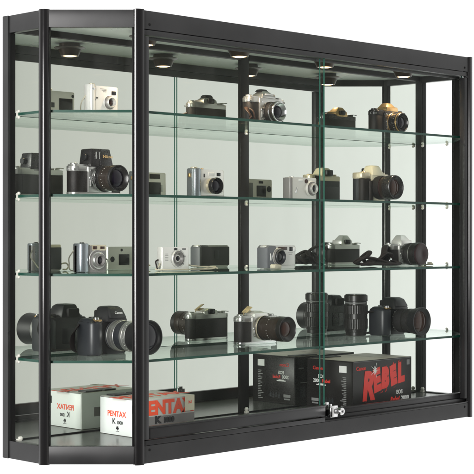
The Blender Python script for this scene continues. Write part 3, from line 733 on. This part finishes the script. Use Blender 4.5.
# end panel (image left = far side): label and text column near the front edge, logo towards the back
b = NB(); box(b, (xe, -.048, .110), (.0005, .026, .018)); obj('white_label', b, M['white'], t)
lettering('brand_lettering', 'Canon', .0135, M['red'], t, (xe, .042, .108), R_END, bold=.0002)
lettering('model_lettering', 'EOS', .0125, M['white'], t, (xe, .030, .0860), R_END, bold=.0003)
lettering('model_lettering', 'Rebel', .0130, M['red'], t, (xe, .012, .0740), R_END, bold=.0003)
lettering('model_lettering', '2000', .0130, M['white'], t, (xe, .046, .0740), R_END, bold=.0003)
b = NB(); box(b, (xe,.030,.0635), (.0004,.034,.003)); box(b, (xe,.030,.0660),(.0004,.020,.0018)); obj('print_line', b, M['white'], t)
b = NB()
for k in range(17):
    w_ = random.uniform(.008,.024)
    box(b, (xe, -.060+w_/2, .088-.0048*k), (.0004, w_, .0022))
obj('small_print', b, M['grey'], t)
b = NB(); box(b, (xe,.052,.0225),(.0004,.026,.008)); box(b, (xe,.052,.0135),(.0004,.022,.004)); obj('small_print', b, M['grey'], t)
b = NB()
for k in range(4):
    box(b, (xe, .022-.011*k, .020+.002*(k%2)), (.0004,.007,.010)); box(b, (xe, .022-.011*k, .0285), (.0004,.004,.004))
obj('icon_row', b, M['greydk'], t)
# back panel icons, seen in the mirror
b = NB()
for k in range(2):
    box(b, (-.095+.036*k, D/2+.0007, .034), (.022,.0004,.030)); 
obj('rear_icons', b, M['greydk'], t)
b = NB(); box(b, (-.100,D/2+.0007,.100),(.022,.0004,.003)); box(b, (-.060,D/2+.0007,.100),(.034,.0004,.003)); box(b, (-.08,D/2+.0007,.060),(.05,.0004,.002)); obj('rear_print', b, M['grey'], t)
# front panel
b = NB(); box(b, (0,yf+.0003,.1300),(W*.97,.0004,.0007)); box(b, (W*.12,0,h+.0003),(.0008,D*.97,.0004)); obj('flap_seam', b, M['grey'], t, False)
lettering('brand_lettering', 'Canon', .0150, M['red'], t, (-.091, yf, .1120), R_FRONT, bold=.0002)
xs = [(-.064,.066,.100,-.12),(-.029,.079,.076,.10),(.006,.085,.070,-.06),(.041,.089,.064,.13),(.074,.095,.066,.00)]
for ch,(x,zc,s,ro) in zip('REBEL', xs):
    rot = Euler((PI/2,0,0)).to_matrix() @ Euler((0,0,ro+.15)).to_matrix()
    lettering('brush_lettering', ch, s, M['red'], t, (x,yf,zc-.006), rot, bold=.0058, sx=.74, shear=.2)
b = NB()
for k in range(14):                                             # brush splatter at the strokes' ends
    x = random.uniform(-.085,.085); zc = .075+.25*x+random.choice((-1,1))*random.uniform(.026,.036)
    vprism(b, [(x,zc),(x+random.uniform(.002,.006),zc+.002),(x+random.uniform(.004,.010),zc+random.uniform(.004,.010))], yf-.0002, yf+.0002)
obj('brush_strokes', b, M['red'], t, False)
b = NB()
pts = []
for k in range(20):
    a = 2*PI*k/20; r = .016 if k%2 == 0 else .005
    pts.append((-.034+r*math.cos(a)*(1.3 if k%4==0 else .7), .104+r*math.sin(a)*(1.3 if k%4==0 else .8)))
vprism(b, pts, yf-.0010, yf-.0004); obj('star_burst', b, M['white'], t, False)
lettering('model_lettering', 'EOS', .0150, M['white'], t, (.070, yf, .0385), R_FRONT, bold=.0004)
lettering('model_lettering', 'Rebel', .0170, M['red'], t, (.050, yf, .0205), R_FRONT, bold=.0005, shear=.2)
lettering('model_lettering', '2000', .0170, M['white'], t, (.094, yf, .0205), R_FRONT, bold=.0005)
b = NB(); box(b, (.108,yf+.0002,.118),(.012,.0004,.014)); obj('corner_print', b, M['grey'], t)
b = NB(); box(b, (-.07,.060,h+.0012),(.090,.030,.0020),.0005); obj('top_dark_strip', b, M['inkblack'], t)  # thin dark strip over the rear part of the lid

# ------------------------------------------------------------------ light
AZ = math.radians(44.5673)
fwd = Vector((math.sin(AZ), math.cos(AZ), 0)); rgt = Vector((math.cos(AZ), -math.sin(AZ), 0))
CAM = Vector((-1.9294, -2.6958, 0))
# white studio: bright cyclorama behind the case, darker room behind the photographer
w = bpy.data.worlds.new('World'); sc.world = w; w.use_nodes = True
nt = w.node_tree; bg = nt.nodes['Background']
tc = nt.nodes.new('ShaderNodeTexCoord'); dp = nt.nodes.new('ShaderNodeVectorMath'); dp.operation = 'DOT_PRODUCT'
dp.inputs[1].default_value = fwd
mr = nt.nodes.new('ShaderNodeMapRange'); mr.inputs[1].default_value = -1; mr.inputs[2].default_value = 1
cr = nt.nodes.new('ShaderNodeValToRGB'); el = cr.color_ramp.elements
def g(v, t=(1,1,1)): return (v*t[0]/1.3, v*t[1]/1.3, v*t[2]/1.3, 1)
el[0].position = 0; el[0].color = g(.12)
el[1].position = 1; el[1].color = g(1.2)
for p_, v_, t_ in ((.30,.34,(1,.99,.96)),(.435,.78,(1,.99,.95)),(.50,.95,(1,1,.985)),(.57,1.25,(1,1,1)),(.70,1.25,(1,1,1))):
    e = el.new(p_); e.color = g(v_, t_)
nt.links.new(tc.outputs['Generated'], dp.inputs[0]); nt.links.new(dp.outputs['Value'], mr.inputs[0])
nt.links.new(mr.outputs[0], cr.inputs[0]); nt.links.new(cr.outputs[0], bg.inputs[0]); bg.inputs[1].default_value = 1.3

def area(name, loc, target, sx, sy, power, col=(1,1,1)):
    l = bpy.data.lights.new(name, 'AREA'); l.shape = 'RECTANGLE'; l.size = sx; l.size_y = sy; l.energy = power; l.color = col
    o = bpy.data.objects.new(name, l); COL.objects.link(o); o.location = loc
    o.rotation_euler = (Vector(target)-Vector(loc)).to_track_quat('-Z','Y').to_euler(); return o
area('key_softbox', CAM + rgt*(-1.35) + fwd*(.3) + Vector((0,0,.45)), (0.2,-.15,0), .70, 2.2, 170, (1,.98,.97))

cd = bpy.data.cameras.new('camera'); co = bpy.data.objects.new('camera', cd); COL.objects.link(co)
co.location = CAM; co.rotation_euler = (PI/2, 0, -AZ)
cd.sensor_width = 36; cd.lens = 1445*36/474; cd.clip_start = .05; cd.clip_end = 100
sc.camera = co
sc.view_settings.view_transform = 'Standard'; sc.view_settings.look = 'None'; sc.view_settings.exposure = 0; sc.view_settings.gamma = 1
# loose pieces of these parts become parts of their own
SPLIT = ('rear_buttons','strap_lugs','sync_socket','sensor_dots','viewfinder','icon_row','rear_icons','head_trim','shutter_button','strap_buckle','wrist_strap')
for o in [o for o in COL.objects if o.type == 'MESH' and o.name.split('.')[0] in SPLIT]:
    bm = bmesh.new(); bm.from_mesh(o.data); seen = set(); isl = []
    for v in bm.verts:
        if v.index in seen: continue
        st = [v]; cur = set()
        while st:
            q = st.pop()
            if q.index in cur: continue
            cur.add(q.index); st += [e.other_vert(q) for e in q.link_edges]
        seen |= cur; isl.append(cur)
    bm.free()
    if len(isl) < 2: continue
    for k, cur in enumerate(isl):
        nb = bmesh.new(); nb.from_mesh(o.data); nb.verts.ensure_lookup_table()
        bmesh.ops.delete(nb, geom=[v for v in nb.verts if v.index not in cur], context='VERTS')
        me = bpy.data.meshes.new(o.data.name); nb.to_mesh(me); nb.free()
        for m in o.data.materials: me.materials.append(m)
        me.set_sharp_from_angle(angle=math.radians(32))
        n_ = o.copy(); n_.data = me; COL.objects.link(n_)
    bpy.data.objects.remove(o)
sc.cycles.max_bounces = 12; sc.cycles.glossy_bounces = 8; sc.cycles.transparent_max_bounces = 48; sc.cycles.transmission_bounces = 12
sc.cycles.caustics_reflective = True; sc.cycles.sample_clamp_indirect = 6
